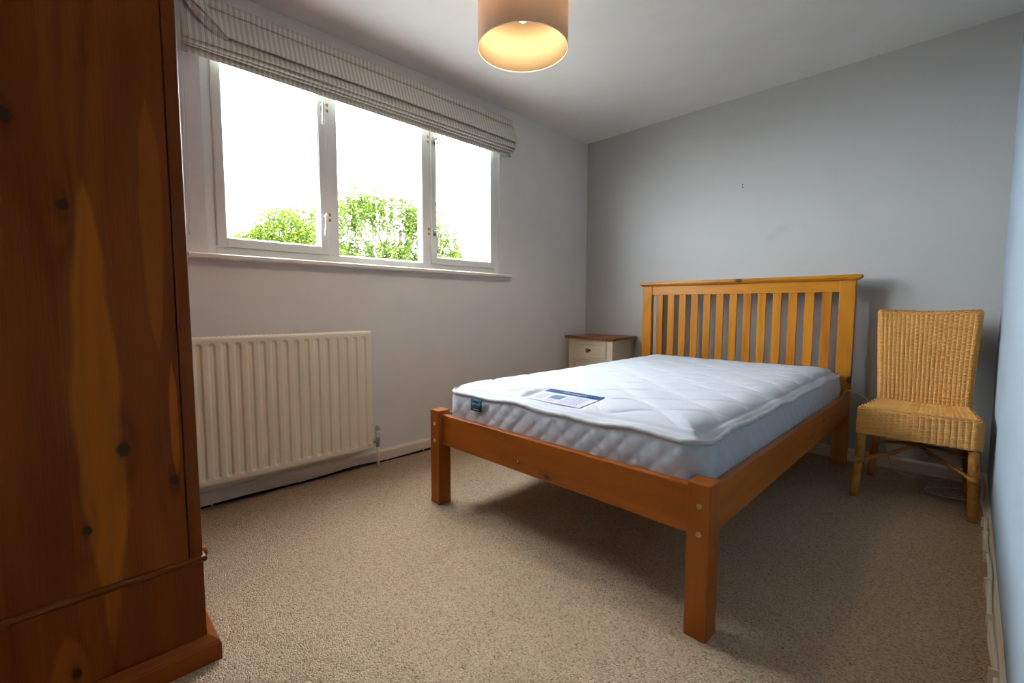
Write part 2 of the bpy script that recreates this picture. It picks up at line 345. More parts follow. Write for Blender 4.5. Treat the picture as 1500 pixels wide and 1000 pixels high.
# ------------------------------------------------------------------ the window
win = thing('window_1', (0, (WY0+WY1)/2, WZ0), None, None, kind='structure')
X0, X1 = -0.075, -0.020      # outer frame depth
def frame_rect(mb, x0, x1, y0, y1, z0, z1, wl_, wr_, wb_, wt_):
    mb.box(x0, x1, y0, y0+wl_, z0, z1).box(x0, x1, y1-wr_, y1, z0, z1).box(x0, x1, y0+wl_, y1-wr_, z0, z0+wb_).box(x0, x1, y0+wl_, y1-wr_, z1-wt_, z1)
fm = MB(); frame_rect(fm, X0, X1, WY0, WY1, WZ0, WZ1, 0.040, 0.040, 0.042, 0.040)
fr = fm.build('frame', M['upvc'], win, bevel=0.002)
for (a, b) in ((-2.369, -2.306), (-1.752, -1.690)):
    MB().box(X0, X1, a, b, WZ0+0.042, WZ1-0.040).build('mullion', M['upvc'], win, bevel=0.002)
def glazed(y0, y1, z0, z1, sash, hside=0):
    """one light: an opening sash with pane, beads and two handles, or fixed glass with beads"""
    if sash:
        mb = MB(); frame_rect(mb, X0+0.004, X1+0.012, y0+0.002, y1-0.002, z0+0.002, z1-0.002, 0.040, 0.040, 0.040, 0.040)
        s = mb.build('sash', M['upvc'], win, bevel=0.003); gy0, gy1, gz0, gz1, bx = y0+0.042, y1-0.042, z0+0.042, z1-0.042, X1+0.004
    else:
        s = win; gy0, gy1, gz0, gz1, bx = y0, y1, z0, z1, X1-0.006
    # glazing bead, sloped
    mb = MB(); bw = 0.010
    for (ya, yb, za, zb, d) in ((gy0, gy0+bw, gz0, gz1, 'l'), (gy1-bw, gy1, gz0, gz1, 'r'), (gy0, gy1, gz0, gz0+bw, 'b'), (gy0, gy1, gz1-bw, gz1, 't')):
        if d == 'l': mb.prism([(-0.048, ya), (bx, ya), (bx, ya+0.003), (-0.048, yb)], 'z', gz0, gz1)
        if d == 'r': mb.prism([(-0.048, ya), (bx, yb-0.003), (bx, yb), (-0.048, yb)], 'z', gz0, gz1)
        if d == 'b': mb.prism([(-0.048, za), (bx, za), (bx, za+0.003), (-0.048, zb)], 'y', gy0, gy1)
        if d == 't': mb.prism([(-0.048, za), (bx, zb-0.003), (bx, zb), (-0.048, zb)], 'y', gy0, gy1)
    mb.build('glazing_bead', M['upvc'], s)
    MB().box(-0.054, -0.048, gy0, gy1, gz0, gz1).build('pane', M['glass'], s)
    if hside:
        yy = (y1-0.020) if hside > 0 else (y0+0.020)
        for zz in (1.435, 2.020):
            hb = MB(); x = X1+0.012
            hb.box(x, x+0.008, yy-0.011, yy+0.011, zz-0.028, zz+0.012)
            hb.tube([(x+0.006, yy, zz), (x+0.030, yy, zz)], 0.008, 10)
            k = hside*(-0.010) if hside > 0 else 0.012
            hb.tube(smooth_path([(x+0.028, yy, zz+0.006), (x+0.034, yy+k*0.5, zz-0.012), (x+0.035, yy+k*0.8, zz-0.05), (x+0.033, yy+k, zz-0.108)], 4),
                    [0.0085]*3+[0.0065]*4+[0.0055]*6, 8)
            hb.build('handle', M['wplast'] if hside > 0 else M['chrome'], s, smooth=True)
            ym = y1+0.012 if hside > 0 else y0-0.014
            for dz in (0.014, -0.016):
                MB().box(X1, X1+0.0012, ym-0.006, ym+0.008, zz+dz-0.008, zz+dz+0.008).build('rust_mark', M['rust'], win, bevel=0.0005)['label'] = 'orange brown rust mark'
glazed(WY0+0.040, -2.369, WZ0+0.042, WZ1-0.040, True, 1)
glazed(-2.306, -1.752, WZ0+0.042, WZ1-0.040, False)
glazed(-1.690, WY1-0.040, WZ0+0.042, WZ1-0.040, True, -1)
# reveal lining trims and the sill
sill = MB().prism([(-0.020, 1.163), (0.038, 1.163), (0.042, 1.167), (0.042, 1.183), (0.036, 1.188), (-0.020, 1.188)], 'y', -3.022, -1.000)
tag(sill.build('windowsill', M['sill'], win), 'cream painted window board')

# ------------------------------------------------------------------ roman blind
bl = thing('roman_blind', (0.05, -2.0, 2.28), 'beige and white striped fabric roman blind gathered up above the window', 'blind')
BY0, BY1 = -3.016, -1.000
MB().box(0.001, 0.055, BY0+0.01, BY1-0.022, 2.265, 2.30).build('headrail', M['wplast'], bl, bevel=0.002)
def cloth(name, prof, y0, y1, n=150, fy=None, th=0.0022):
    P = []
    for (k, (x, z)) in enumerate(prof):
        row = []
        for i in range(n+1):
            y = y0+(y1-y0)*i/n; dx, dz, dy = fy(k/(len(prof)-1), y) if fy else (0, 0, 0)
            row.append((x+dx, y+dy, z+dz))
        P.append(row)
    return MB().grid(P).build(name, M['blind'], bl, smooth=True, solid=th)
def bez(pts, n=5): return [(p.x, p.y) for p in smooth_path([Vector((a, b, 0)) for a, b in pts], n)]
# pelmet band stuck along the top rail
cloth('top_band', [(0.010, 2.306), (0.050, 2.307), (0.062, 2.304), (0.064, 2.290), (0.065, 2.262)], BY0, BY1-0.022, 60)
# main hanging fold; at the left end it is rucked up
def ruck(t, y):
    k = max(0.0, min(1.0, (-2.852-y)/0.13)); w = 0.0012*math.sin(y*21)+0.0008*math.sin(y*47)
    lift = (k**0.9)*0.185*t
    crum = 0.010*math.sin(y*70+t*7)*math.sin(t*9)*k
    return (w*t*2.2 - 0.020*k*t + crum, lift + 0.0025*t*math.sin(y*3.1+1) - 0.01*max(0, t-0.9)*k, 0)
cloth('main_fold', bez([(0.060, 2.262), (0.066, 2.240), (0.079, 2.205), (0.092, 2.172), (0.098, 2.152), (0.096, 2.146), (0.086, 2.152), (0.074, 2.168)]), BY0, BY1, 220, ruck)
def wv(ph, a):
    return lambda t, y: (a*t*math.sin(y*2.9+ph), a*1.2*t*math.sin(y*2.1+ph*2), 0)
cloth('second_fold', bez([(0.046, 2.285), (0.058, 2.22), (0.074, 2.155), (0.086, 2.116), (0.088, 2.108), (0.083, 2.104), (0.072, 2.112)]), BY0+0.002, BY1-0.004, 80, lambda t, y: (0.0015*t*math.sin(y*2.9+1), 0.0018*t*math.sin(y*2.1+2)-0.014*t*max(0.0, min(1.0, (-2.6-y)/0.4)), 0))
cloth('third_fold', bez([(0.052, 2.16), (0.068, 2.112), (0.076, 2.094), (0.0765, 2.089), (0.071, 2.086), (0.060, 2.095)]), BY0+0.004, BY1-0.010, 80, lambda t, y: (0.0015*t*math.sin(y*2.9+2), 0.0015*t*math.sin(y*2.1+4)-0.010*t*max(0.0, min(1.0, (-2.6-y)/0.4)), 0))
cloth('fourth_fold', bez([(0.040, 2.14), (0.053, 2.100), (0.062, 2.080), (0.063, 2.075), (0.057, 2.073), (0.046, 2.082)]), BY0+0.005, BY1-0.016, 80, wv(3.1, 0.0012))
cloth('bottom_hem', bez([(0.030, 2.14), (0.038, 2.09), (0.047, 2.058), (0.047, 2.050), (0.041, 2.047), (0.034, 2.056), (0.030, 2.09)]), BY0+0.006, BY1-0.022, 80, wv(4.4, 0.001))
# crumpled tuck where the fold is caught
P = []
for j in range(9):
    t = j/8; row = []
    for i in range(41):
        s = i/40; y = BY0+0.012+s*0.165
        zt = 2.262-0.118*s**1.1; zb = zt-0.012-0.034*math.sin(math.pi*min(1, s*1.02))**0.8
        z = zt+(zb-zt)*t; x = 0.090-0.012*t+0.005*math.sin(9*t+14*s)+0.006*(1-s)*math.sin(22*s)
        row.append((x, y, z))
    P.append(row)
MB().grid(P).build('tucked_crease', M['blind'], bl, smooth=True, solid=0.002)
# bead chain
ch = MB()
for (yy, xx) in ((-3.020, 0.040), (-3.009, 0.052)):
    z = 2.262; k = 0
    while z > 1.266:
        r = 0.0022; t = (z-1.266)/1.0; yq = yy+(0.0055 if yy < -3.015 else -0.0055)*max(0, 1-t*9)*0.8
        ch.add([(xx+r, yq, z), (xx-r, yq, z), (xx, yq+r, z), (xx, yq-r, z), (xx, yq, z+r), (xx, yq, z-r)],
               [(0, 2, 4), (2, 1, 4), (1, 3, 4), (3, 0, 4), (2, 0, 5), (1, 2, 5), (3, 1, 5), (0, 3, 5)])
        z -= 0.0062
    ch.tube([(xx, yy, 2.262), (xx, yy+(0.0044 if yy < -3.015 else -0.0044), 1.266)], 0.0006, 4)
ch.tube([(0.040, -3.0156, 1.266), (0.046, -3.0145, 1.261), (0.052, -3.0134, 1.266)], 0.0018, 6)
o = ch.build('bead_chain', M['wplast'], bl, smooth=True); o['kind'] = 'stuff'; o['label'] = 'looped white bead chain'

# ------------------------------------------------------------------ radiator
rad = thing('radiator', (0.08, -2.8, 0.12), 'cream white ribbed panel radiator on the wall below the window', 'radiator')
RY0, RY1, RZ0, RZ1 = -3.42, -2.200, 0.125, 0.808
def ribbed(x, sgn, name):
    ny, nz = 420, 56; P = []; p0 = RY1-0.028
    zs = np.concatenate([[RZ0, RZ0+0.012], np.linspace(RZ0+0.02, RZ0+0.062, 12), np.linspace(RZ0+0.07, RZ1-0.07, 8), np.linspace(RZ1-0.062, RZ1-0.02, 12), [RZ1-0.012, RZ1]])
    for z in zs:
        row = []
        for i in range(ny+1):
            y = RY0+(RY1-RY0)*i/ny; ph = ((p0-y)/0.0517) % 1.0
            rib = -float(ss(0.02, 0.17, ph)*(1-ss(0.48, 0.64, ph)))
            if y > p0 or y < RY0+0.03: rib = 0.0
            # ends of each rib are rounded
            e0 = RZ0+0.034+0.016*(2*(ph-0.33))**2; e1 = RZ1-0.034-0.016*(2*(ph-0.33))**2
            rib *= float(ss(e0-0.006, e0+0.006, z)*(1-ss(e1-0.006, e1+0.006, z)))
            edge = 0.004*float(1-ss(0.0, 0.012, min(z-RZ0, RZ1-z)))
            row.append((x+sgn*(0.0085*rib-edge), y, float(z)))
        P.append(row)
    return MB().grid(P).build(name, M['rad'], rad, smooth=True, solid=0.0015)
ribbed(0.119, 1, 'front_panel')
ribbed(0.050, -1, 'back_panel')
MB().box(0.046, 0.111, RY1-0.004, RY1+0.004, RZ0+0.012, RZ1-0.004).build('side_cover', M['rad'], rad, bevel=0.003)
MB().box(0.046, 0.111, RY0-0.004, RY0+0.004, RZ0+0.012, RZ1-0.004).build('side_cover', M['rad'], rad, bevel=0.003)
gm = MB().box(0.050, 0.055, RY0, RY1, RZ1-0.006, RZ1).box(0.103, 0.110, RY0, RY1, RZ1-0.006, RZ1)
for i in range(61):
    y = RY0+0.005+(RY1-RY0-0.010)*i/60; gm.box(0.055, 0.103, y-0.004, y+0.004, RZ1-0.006, RZ1-0.001)
g_ = gm.build('top_grille', M['rad'], rad)
MB().box(0.058, 0.100, RY0+0.01, RY1-0.01, RZ0+0.02, RZ1-0.05).build('convector_fins', M['rad'], rad)
for y in (-3.15, -2.45):
    MB().box(0.001, 0.048, y-0.02, y+0.02, 0.25, 0.70).build('bracket', M['rad'], rad)
# bottom seam and plug
MB().tube([(0.111, RY0+0.01, RZ0+0.004), (0.111, RY1-0.01, RZ0+0.004)], 0.004, 8).build('bottom_seam', M['rad'], rad, smooth=True)
MB().lathe([(0.0005, 0.030), (0.010, 0.028), (0.013, 0.020), (0.013, 0.0), (0.0005, 0.0)], (0.096, RY1-0.022, 0.158), 16, 'x').build('plug', M['rad'], rad, smooth=True)
vy = -2.150
vb = MB().tube([(0.082, RY1-0.003, 0.158), (0.082, vy, 0.158)], 0.0095, 14).tube([(0.082, RY1+0.010, 0.158), (0.082, RY1+0.026, 0.158)], 0.013, 6)
vb.lathe([(0.0005, 0.122), (0.011, 0.122), (0.011, 0.140), (0.013, 0.142), (0.013, 0.176), (0.010, 0.180), (0.0005, 0.180)], (0.082, vy, 0), 14)
valve = vb.build('valve_body', M['chrome'], rad, smooth=True)
MB().lathe([(0.0005, 0.178), (0.014, 0.178), (0.0155, 0.184), (0.0155, 0.216), (0.0115, 0.222), (0.0005, 0.222)], (0.082, vy, 0), 18).build('valve_collar', M['wplast'], valve, smooth=True)
MB().lathe([(0.0115, 0.212), (0.0125, 0.222), (0.0125, 0.240), (0.010, 0.246), (0.0005, 0.247)], (0.082, vy, 0), 16).build('valve_cap', M['chrome'], valve, smooth=True)
MB().tube([(0.082, vy, 0.124), (0.082, vy, 0.0)], 0.0078, 12).build('feed_pipe', M['gloss'], rad, smooth=True)

# ------------------------------------------------------------------ cables along the left skirting
pts = []
y = -3.80
while y < -0.9:
    pts.append((0.024+0.003*math.sin(y*9), y, 0.007+0.0018*math.sin(y*13)+(0.004 if -2.35 < y < -2.1 else 0))); y += 0.1
cab = MB().tube(smooth_path(pts, 3), 0.0042, 8)
cab.tube(smooth_path([(p[0]+0.007+0.002*math.sin(p[1]*17), p[1], 0.0045+0.002*abs(math.sin(p[1]*5))) for p in pts], 3), 0.0034, 8)
cb1 = cab.build('black_cable', M['black'], smooth=True); tag(cb1, 'pair of thin black cables lying along the skirting below the radiator', 'cable')
for y in (-2.98, -2.581, -2.064, -1.801):
    MB().box(0.014, 0.034, y-0.003, y+0.003, 0.001, 0.0155).box(0.014, 0.019, y-0.003, y+0.003, 0.0155, 0.022).build('cable_clip', M['wplast'], cb1, bevel=0.001)['label'] = 'small white clip'

# ------------------------------------------------------------------ bed
BX0, BX1, BYF, HL = 0.704, 2.033, -2.207, 0.456
HY = -0.150                                 # front face of the headboard
bed = thing('bed_frame', ((BX0+BX1)/2, -1.18, 0), 'honey pine double bed frame with a slatted headboard against the grey wall', 'bed')
ob = Vector(((BX0+BX1)/2, -1.18, 0))
def K(x, y, z, r): return (x-ob.x, y-ob.y, z-ob.z, r)
wd_leg = wood('pine_upright', 'z', HONEY_L, HONEY_D, rough=0.3, contrast=0.6)
wd_leg_k = wood('pine_headpost_knotty', 'z', HONEY_L, HONEY_D, [K(2.025, HY+0.0, 0.515, 0.020)], rough=0.3, contrast=0.6, vary=False)
DK_L, DK_D = (0.31, 0.080, 0.004), (0.135, 0.026, 0.002)
wd_foot = wood('pine_foot_rail', 'x', DK_L, DK_D, [K(1.425, -2.185, 0.312, 0.011), K(1.275, -2.185, 0.330, 0.004)], contrast=0.6, vary=False)
wd_side = wood('pine_side_rail', 'y', DK_L, DK_D, [K(2.020, -1.02, 0.350, 0.010), K(2.020, -0.78, 0.385, 0.010), K(2.020, -0.97, 0.405, 0.006)], contrast=0.7, vary=False)
wd_cap = wood('pine_headboard_cap', 'x', HONEY_L, HONEY_D, [K(1.385, HY-0.02, 1.125, 0.016)], contrast=0.55, vary=False, rough=0.3)
wd_slat = wood('pine_slat', 'z', HONEY_L, HONEY_D, contrast=0.7, rough=0.3)
wd_rail = wood('pine_cross_rail', 'x', HONEY_L, HONEY_D, contrast=0.5, rough=0.3, freq=1.3)
LW, LD = 0.066, 0.072
for x0 in (BX0, BX1-LW):
    lg = MB().box(x0, x0+LW, BYF, BYF+LD, 0, HL).build('leg', wd_leg, bed, bevel=0.004, loc=(x0+LW/2, BYF, 0)); lg.color = (0.60, 0.39, 0.38, 1)
    for z in (0.310, 0.392):
        xb = x0+LW*0.5+0.003
        MB().lathe([(0.0005, -0.0022), (0.0030, -0.0022), (0.0034, -0.0008), (0.0036, -0.0028), (0.0078, -0.0026), (0.0085, 0.0), (0.0085, 0.003)], (xb, BYF, z), 18, 'y').build('bolt', M['brass'], lg, smooth=False)['label'] = 'round brass bolt head'
MB().box(BX0+LW-0.005, BX1-LW+0.005, -2.185, -2.155, 0.293, 0.436).build('foot_rail', wd_foot, bed, bevel=0.003)
MB().lathe([(0.0005, -0.002), (0.003, -0.002), (0.0035, 0.0)], (1.272, -2.185, 0.334), 10, 'y').build('bolt', M['brass'], bed)
for (a, b) in ((BX0+0.010, BX0+0.038), (BX1-0.040, BX1-0.012)):
    MB().box(a, b, BYF+LD-0.004, HY+0.01, 0.295, 0.432).build('side_rail', wd_side, bed, bevel=0.003)
for (a, b) in ((BX0+0.038, BX0+0.063), (BX1-0.065, BX1-0.040)):
    MB().box(a, b, -2.13, HY-0.01, 0.325, 0.355).build('slat_ledge', wd_side, bed, bevel=0.002)
me = None
for i in range(14):
    y = -2.09+i*0.14
    if me is None:
        o = MB().box(BX0+0.040, BX1-0.042, y-0.035, y+0.035, 0.355, 0.373).build('bed_slat', wd_rail, bed, loc=(1.3685, y, 0.364)); me = o
    else:
        c = me.copy(); col.objects.link(c); c.parent = bed; c.location = Vector((1.3685, y, 0.364))-ob
# headboard
for k, (a, b) in enumerate(((0.662, 0.738), (1.947, 2.026))):
    p = MB().box(a, b, HY, HY+0.040, 0, 1.106).build('headboard_post', wd_leg_k if k else wd_leg, bed, bevel=0.004)
MB().box(0.738, 1.947, HY+0.008, HY+0.032, 1.036, 1.104).build('top_rail', wd_rail, bed, bevel=0.002)
MB().box(0.738, 1.947, HY+0.008, HY+0.032, 0.30, 0.47).build('bottom_rail', wd_rail, bed, bevel=0.002)
cx0, cx1 = 0.650, 2.042
cap = []
for (o1, z) in ((0.0, 1.104), (0.010, 1.108), (0.017, 1.116), (0.022, 1.119), (0.022, 1.132), (0.018, 1.136)):
    cap.append([(0.660-o1*0.8, HY-o1, z), (2.028+o1*1.1, HY-o1, z), (2.028+o1*1.1, HY+0.040+o1*0.6, z), (0.660-o1*0.8, HY+0.040+o1*0.6, z)])
mb = MB().grid(cap, True); mb.f.append(tuple(range(4))[::-1]); n_ = len(mb.v); mb.f.append(tuple(range(n_-4, n_)))
mb.build('cap_rail', wd_cap, bed)
proto = None
for i in range(13):
    x = 0.8015+i*0.0903
    if proto is None:
        proto = MB().box(x-0.0255, x+0.0255, HY+0.012, HY+0.026, 0.46, 1.040).build('headboard_slat', wd_slat, bed, bevel=0.0025, loc=(x, HY+0.02, 0.46)); c = proto
    else:
        c = proto.copy(); col.objects.link(c); c.parent = bed; c.location = Vector((x, HY+0.02, 0.46))-ob
    t = random.uniform(0.90, 1.10); c.color = (t, t*random.uniform(0.94, 1.05), t*0.95, 1)

# ------------------------------------------------------------------ mattress
MX0, MX1, MY0, MY1 = 0.762, 1.978, -2.140, -0.160
ZB, ZL, ZT = 0.373, 0.545, 0.589
mat_o = thing('mattress', ((MX0+MX1)/2, (MY0+MY1)/2, ZB), 'white quilted double mattress lying bare on the pine bed frame', 'mattress')
LX0, LX1, LY0, LY1 = 1.224, 1.502, -2.092, -1.925       # printed card on top
RC = 0.075
def mtop(x, y, xs, ys):
    d = np.minimum(np.minimum(x-MX0, MX1-x), np.minimum(y-MY0, MY1-y))
    dx = np.minimum(x-MX0, MX1-x); dy = np.minimum(y-MY0, MY1-y)
    cx_, cy_ = np.maximum(RC-dx, 0), np.maximum(RC-dy, 0)
    d = np.where((dx < RC) & (dy < RC), RC-np.maximum(cx_, cy_), d)
    t = np.clip(d/0.135, 0, 1); prof = 1-(1-t)**2.0
    h = ZL+(ZT-ZL)*prof
    # wave stitched quilting: mirrored sine lines across the width, 12.5 cm apart
    dmin = np.full_like(x, 9.0)
    for k in range(18):
        yl = -2.30+k*0.125+0.036*np.cos(2*np.pi*(x-1.90)/0.28)*(1 if k % 2 else -1)
        sl = 0.036*2*np.pi/0.28*np.sin(2*np.pi*(x-1.90)/0.28)
        dmin = np.minimum(dmin, np.abs(y-yl)/np.sqrt(1+sl*sl))
    q = np.exp(-(dmin/0.0065)**2); puff = np.clip(dmin/0.045, 0, 1)**0.6
    lab = ss(0.035, 0.0, np.maximum(np.maximum(LX0-xs, xs-LX1), np.maximum(LY0-ys, ys-LY1)))
    inner = ss(0.02, 0.06, d)
    h = h + inner*(1-lab)*(0.0040*puff-0.0038*q) + 0.003*np.sin(x*5+1)*np.sin(y*3.3)*inner
    h = h*(1-lab)+(ZT-0.0055+(ys-LY1)*0.094)*lab
    # tape seam shading groove a little in from the edge
    h -= 0.0035*np.exp(-((d-0.030)/0.005)**2)
    wob = 0.0045*np.sin((x+y*1.3)*11)+0.003*np.sin((x-y)*23)
    return h+wob*(1-ss(0.0, 0.06, d))
nx, ny = 210, 340
gx = MX0+(MX1-MX0)*np.linspace(0, 1, nx+1); gy = MY0+(MY1-MY0)*np.linspace(0, 1, ny+1)
# denser near the edges
X, Y = np.meshgrid(gx, gy)
Z = mtop(X, Y, X, Y)
def round_corner(X, Y):
    X2, Y2 = X.copy(), Y.copy()
    for (cx, sx_) in ((MX0+RC, -1), (MX1-RC, 1)):
        for (cy, sy_) in ((MY0+RC, -1), (MY1-RC, 1)):
            a = (X-cx)*sx_/RC; b = (Y-cy)*sy_/RC; k = (a > 0) & (b > 0)
            X2 = np.where(k, cx+sx_*RC*a*np.sqrt(np.clip(1-b*b/2, 0, 1)), X2); Y2 = np.where(k, cy+sy_*RC*b*np.sqrt(np.clip(1-a*a/2, 0, 1)), Y2)
    return X2, Y2
X2, Y2 = round_corner(X, Y)
P = np.stack([X2, Y2, Z], -1)
MB().grid(P.tolist()).build('quilted_top', M['tick'], mat_o, smooth=True, fix=False)
# perimeter from the grid border
idx = [(0, i) for i in range(nx)] + [(j, nx) for j in range(ny)] + [(ny, i) for i in range(nx, 0, -1)] + [(j, 0) for j in range(ny, 0, -1)]
per = np.array([P[j, i] for j, i in idx]); nP = len(per)
tang = np.roll(per, -1, 0)-np.roll(per, 1, 0); tang[:, 2] = 0; tang /= np.linalg.norm(tang, axis=1)[:, None]
nor = np.stack([tang[:, 1], -tang[:, 0], 0*tang[:, 0]], -1)
seg = np.linalg.norm((np.roll(per, -1, 0)-per)[:, :2], axis=1); arc = np.concatenate([[0], np.cumsum(seg)[:-1]]); tot = seg.sum()
nd = round(tot/0.076); s_arc = arc/tot*nd
rows = []
for k in range(27):
    t = k/26; z = ZL*(1-t)+ZB*t
    zq = t*(ZL-ZB)/0.076
    quilt = np.abs(np.sin(np.pi*(s_arc+zq)))**0.55*np.abs(np.sin(np.pi*(s_arc-zq)))**0.55
    bulge = 0.010*math.sin(math.pi*min(1, t*1.0))**0.7
    off = bulge+0.0048*quilt*min(1, t*8)*min(1, (1-t)*8)
    zz = per[:, 2]*(1-t)+ZB*t
    r = per+nor*np.array(off)[:, None]; r[:, 2] = zz; rows.append(r.tolist())
mb = MB().grid(rows, True); b0 = len(mb.v)-nP; mb.f.append(tuple(range(b0, b0+nP)))
mb.build('quilted_border', M['tick'], mat_o, smooth=True, fix=False)
# taped edge
tp = []
for (o1, z1) in ((0.000, 0.012), (0.007, 0.010), (0.0105, 0.004), (0.010, -0.003), (0.005, -0.008), (-0.001, -0.008)):
    wob = 1+0.12*np.sin(arc*95)
    r = per+nor*(o1*wob)[:, None]; r[:, 2] += z1*0.9; tp.append(r.tolist())
MB().grid(tp, True).build('edge_tape', M['tape'], mat_o, smooth=True)
# printed card on top, with its plain rows of print
cz = ZT-0.0028
def tilt(o):
    for v in o.data.vertices: v.co.z += (v.co.y+ORG[o.name].y-LY1)*0.094
    return o
lab = MB().box(LX0, LX1, LY0, LY1, cz-0.001, cz).build('printed_card', M['card'], mat_o, bevel=0.0005); tilt(lab); lab['label'] = 'white card with a blue band and grey picture'
tilt(MB().box(LX0, LX1, LY1-0.045, LY1, cz, cz+0.0006).build('blue_band', M['navy'], lab))
tilt(text_mesh('Silentnight', 0.030, 'lettering', M['card'], lab, Matrix.Translation((1.370, LY1-0.023, cz+0.0010))))
tilt(MB().box(LX0+0.082, LX0+0.140, LY0+0.048, LY0+0.098, cz, cz+0.0006).build('picture', M['ink_pic'], lab))
pr = MB()
random.seed(3)
for (xa, xb, n, y0) in ((0.020, 0.070, 7, 0.022), (0.155, 0.245, 9, 0.016), (0.085, 0.135, 3, 0.014)):
    for k in range(n):
        yy = LY0+y0+k*0.0105; x = LX0+xa
        while x < LX0+xb:
            w = random.uniform(0.005, 0.014); pr.box(x, min(x+w, LX0+xb), yy, yy+0.0028, cz, cz+0.0005); x += w+0.0025
o = tilt(pr.build('small_print', M['ink'], lab)); o['kind'] = 'stuff'
# teal side tag
ty = MY0-0.021
tg = []
for k in range(7):
    t = k/6; tg.append([(0.958+0.073*i/6-0.003*t, ty-0.002*math.sin(t*3)-0.0005*math.sin(i), 0.541-0.056*t) for i in range(7)])
tagp = MB().grid(tg).build('side_tag', M['teal'], mat_o, smooth=True, solid=0.0012); tagp['label'] = 'small teal fabric tag with pale script'
TR = Matrix.Translation((0.993, ty-0.0032, 0.518)) @ Matrix.Rotation(R(90), 4, 'X')
text_mesh('Silentnight', 0.0125, 'lettering', M['thread'], tagp, TR)
MB().tube([(0.993+0.029*math.cos(a), ty-0.0034, 0.519+0.0155*math.sin(a)) for a in [2*math.pi*i/28 for i in range(29)]], 0.0004, 4, False).build('oval_outline', M['thread'], tagp)
pr = MB(); x = 0.972
for w in (0.004, 0.003, 0.005, 0.004, 0.003, 0.006, 0.004, 0.004):
    pr.box(x, x+w, ty-0.0034, ty-0.0028, 0.4915, 0.4955); x += w+0.0013
pr.build('small_print', M['thread'], tagp)['kind'] = 'stuff'

# ------------------------------------------------------------------ bedside cabinet
NX0, NX1, NY0, NY1, NZ = 0.055, 0.548, -0.372, -0.024, 0.702
ns = thing('bedside_cabinet', (0.30, -0.20, 0), 'small cream bedside cabinet with a dark brown wooden top in the corner', 'cabinet')
wd_top = wood('dark_stained_top', 'x', (0.20, 0.066, 0.022), (0.09, 0.028, 0.010), rough=0.3, contrast=0.8)
MB().box(NX0, NX1, NY0, NY1, NZ-0.022, NZ).build('top_board', wd_top, ns, bevel=0.003)
bx0, bx1, by0, by1, bt = NX0+0.028, NX1-0.028, NY0+0.020, NY1-0.004, NZ-0.022
cb = MB()
for (xa, xb) in ((bx0, bx0+0.016), (bx1-0.016, bx1)):
    # framed side panel: stiles, rails and a recessed field
    cb.box(xa, xb, by0, by0+0.035, 0.0, bt).box(xa, xb, by1-0.035, by1, 0.0, bt)
    cb.box(xa, xb, by0+0.035, by1-0.035, bt-0.045, bt).box(xa, xb, by0+0.035, by1-0.035, 0.04, 0.11)
    ia, ib = (xa+0.005, xb-0.006)
    cb.box(ia, ib, by0+0.035, by1-0.035, 0.11, bt-0.045)
cb.box(bx0+0.016, bx1-0.016, by1-0.008, by1, 0.04, bt).box(bx0+0.016, bx1-0.016, by0, by1-0.008, 0.04, 0.06)
cb.box(bx0+0.016, bx0+0.040, by0, by0+0.018, 0, bt).box(bx1-0.055, bx1-0.016, by0, by0+0.018, 0, bt).box(bx0+0.040, bx1-0.055, by0, by0+0.018, bt-0.026, bt)
cb.box(bx0+0.040, bx1-0.055, by0, by0+0.018, bt-0.175, bt-0.157).box(bx0+0.040, bx1-0.055, by0, by0+0.018, 0.04, 0.075)
cb.build('body', M['cream'], ns, bevel=0.002)
def front(name, z0, z1, knobxz):
    xa, xb = bx0+0.044, bx1-0.059
    f = MB().box(xa, xb, by0+0.006, by0+0.020, z0, z1)
    w = 0.017
    f.box(xa, xa+w, by0-0.003, by0+0.006, z0, z1).box(xb-w, xb, by0-0.003, by0+0.006, z0, z1).box(xa+w, xb-w, by0-0.003, by0+0.006, z1-w, z1).box(xa+w, xb-w, by0-0.003, by0+0.006, z0, z0+w)
    d = f.build(name, M['cream'], ns, bevel=0.002)
    MB().lathe([(0.0005, -0.038), (0.012, -0.037), (0.0175, -0.030), (0.017, -0.021), (0.009, -0.013), (0.008, 0.0), (0.011, 0.003), (0.0005, 0.003)], (knobxz[0], by0+0.002, knobxz[1]), 18, 'y').build('knob', M['knob_dark'], d, smooth=True)
front('drawer', bt-0.155, bt-0.028, ((bx0+bx1)/2-0.004, bt-0.092))
front('door', 0.077, bt-0.177, (bx0+0.07, 0.36))

# ------------------------------------------------------------------ wicker chair
chair = thing('wicker_chair', (2.345, -0.42, 0), 'woven honey rattan chair standing in the corner right of the bed', 'chair')
def rrect(u, cx, cy, hx, hy, r):
    """point and outward normal on a rounded rectangle, u in 0..1 from the middle of the -y side, anticlockwise from below"""
    a, b = 2*(hx-r), 2*(hy-r); q = math.pi*r/2; L = 2*a+2*b+4*q; s = (u % 1.0)*L
    segs = [('l', a/2, (0, -hy), (1, 0), (0, -1)), ('c', q, (hx-r, -hy+r), -90), ('l', b, (hx, -hy+r), (0, 1), (1, 0)), ('c', q, (hx-r, hy-r), 0),
            ('l', a, (hx-r, hy), (-1, 0), (0, 1)), ('c', q, (-hx+r, hy-r), 90), ('l', b, (-hx, hy-r), (0, -1), (-1, 0)), ('c', q, (-hx+r, -hy+r), 180), ('l', a/2, (-hx+r, -hy), (1, 0), (0, -1))]
    for g_ in segs:
        if s <= g_[1]+1e-9:
            if g_[0] == 'l': return (cx+g_[2][0]+g_[3][0]*s, cy+g_[2][1]+g_[3][1]*s), g_[4]
            w = R(g_[3])+s/r; return (cx+g_[2][0]+r*math.cos(w), cy+g_[2][1]+r*math.sin(w)), (math.cos(w), math.sin(w))
        s -= g_[1]
    return (cx, cy-hy), (0, -1)
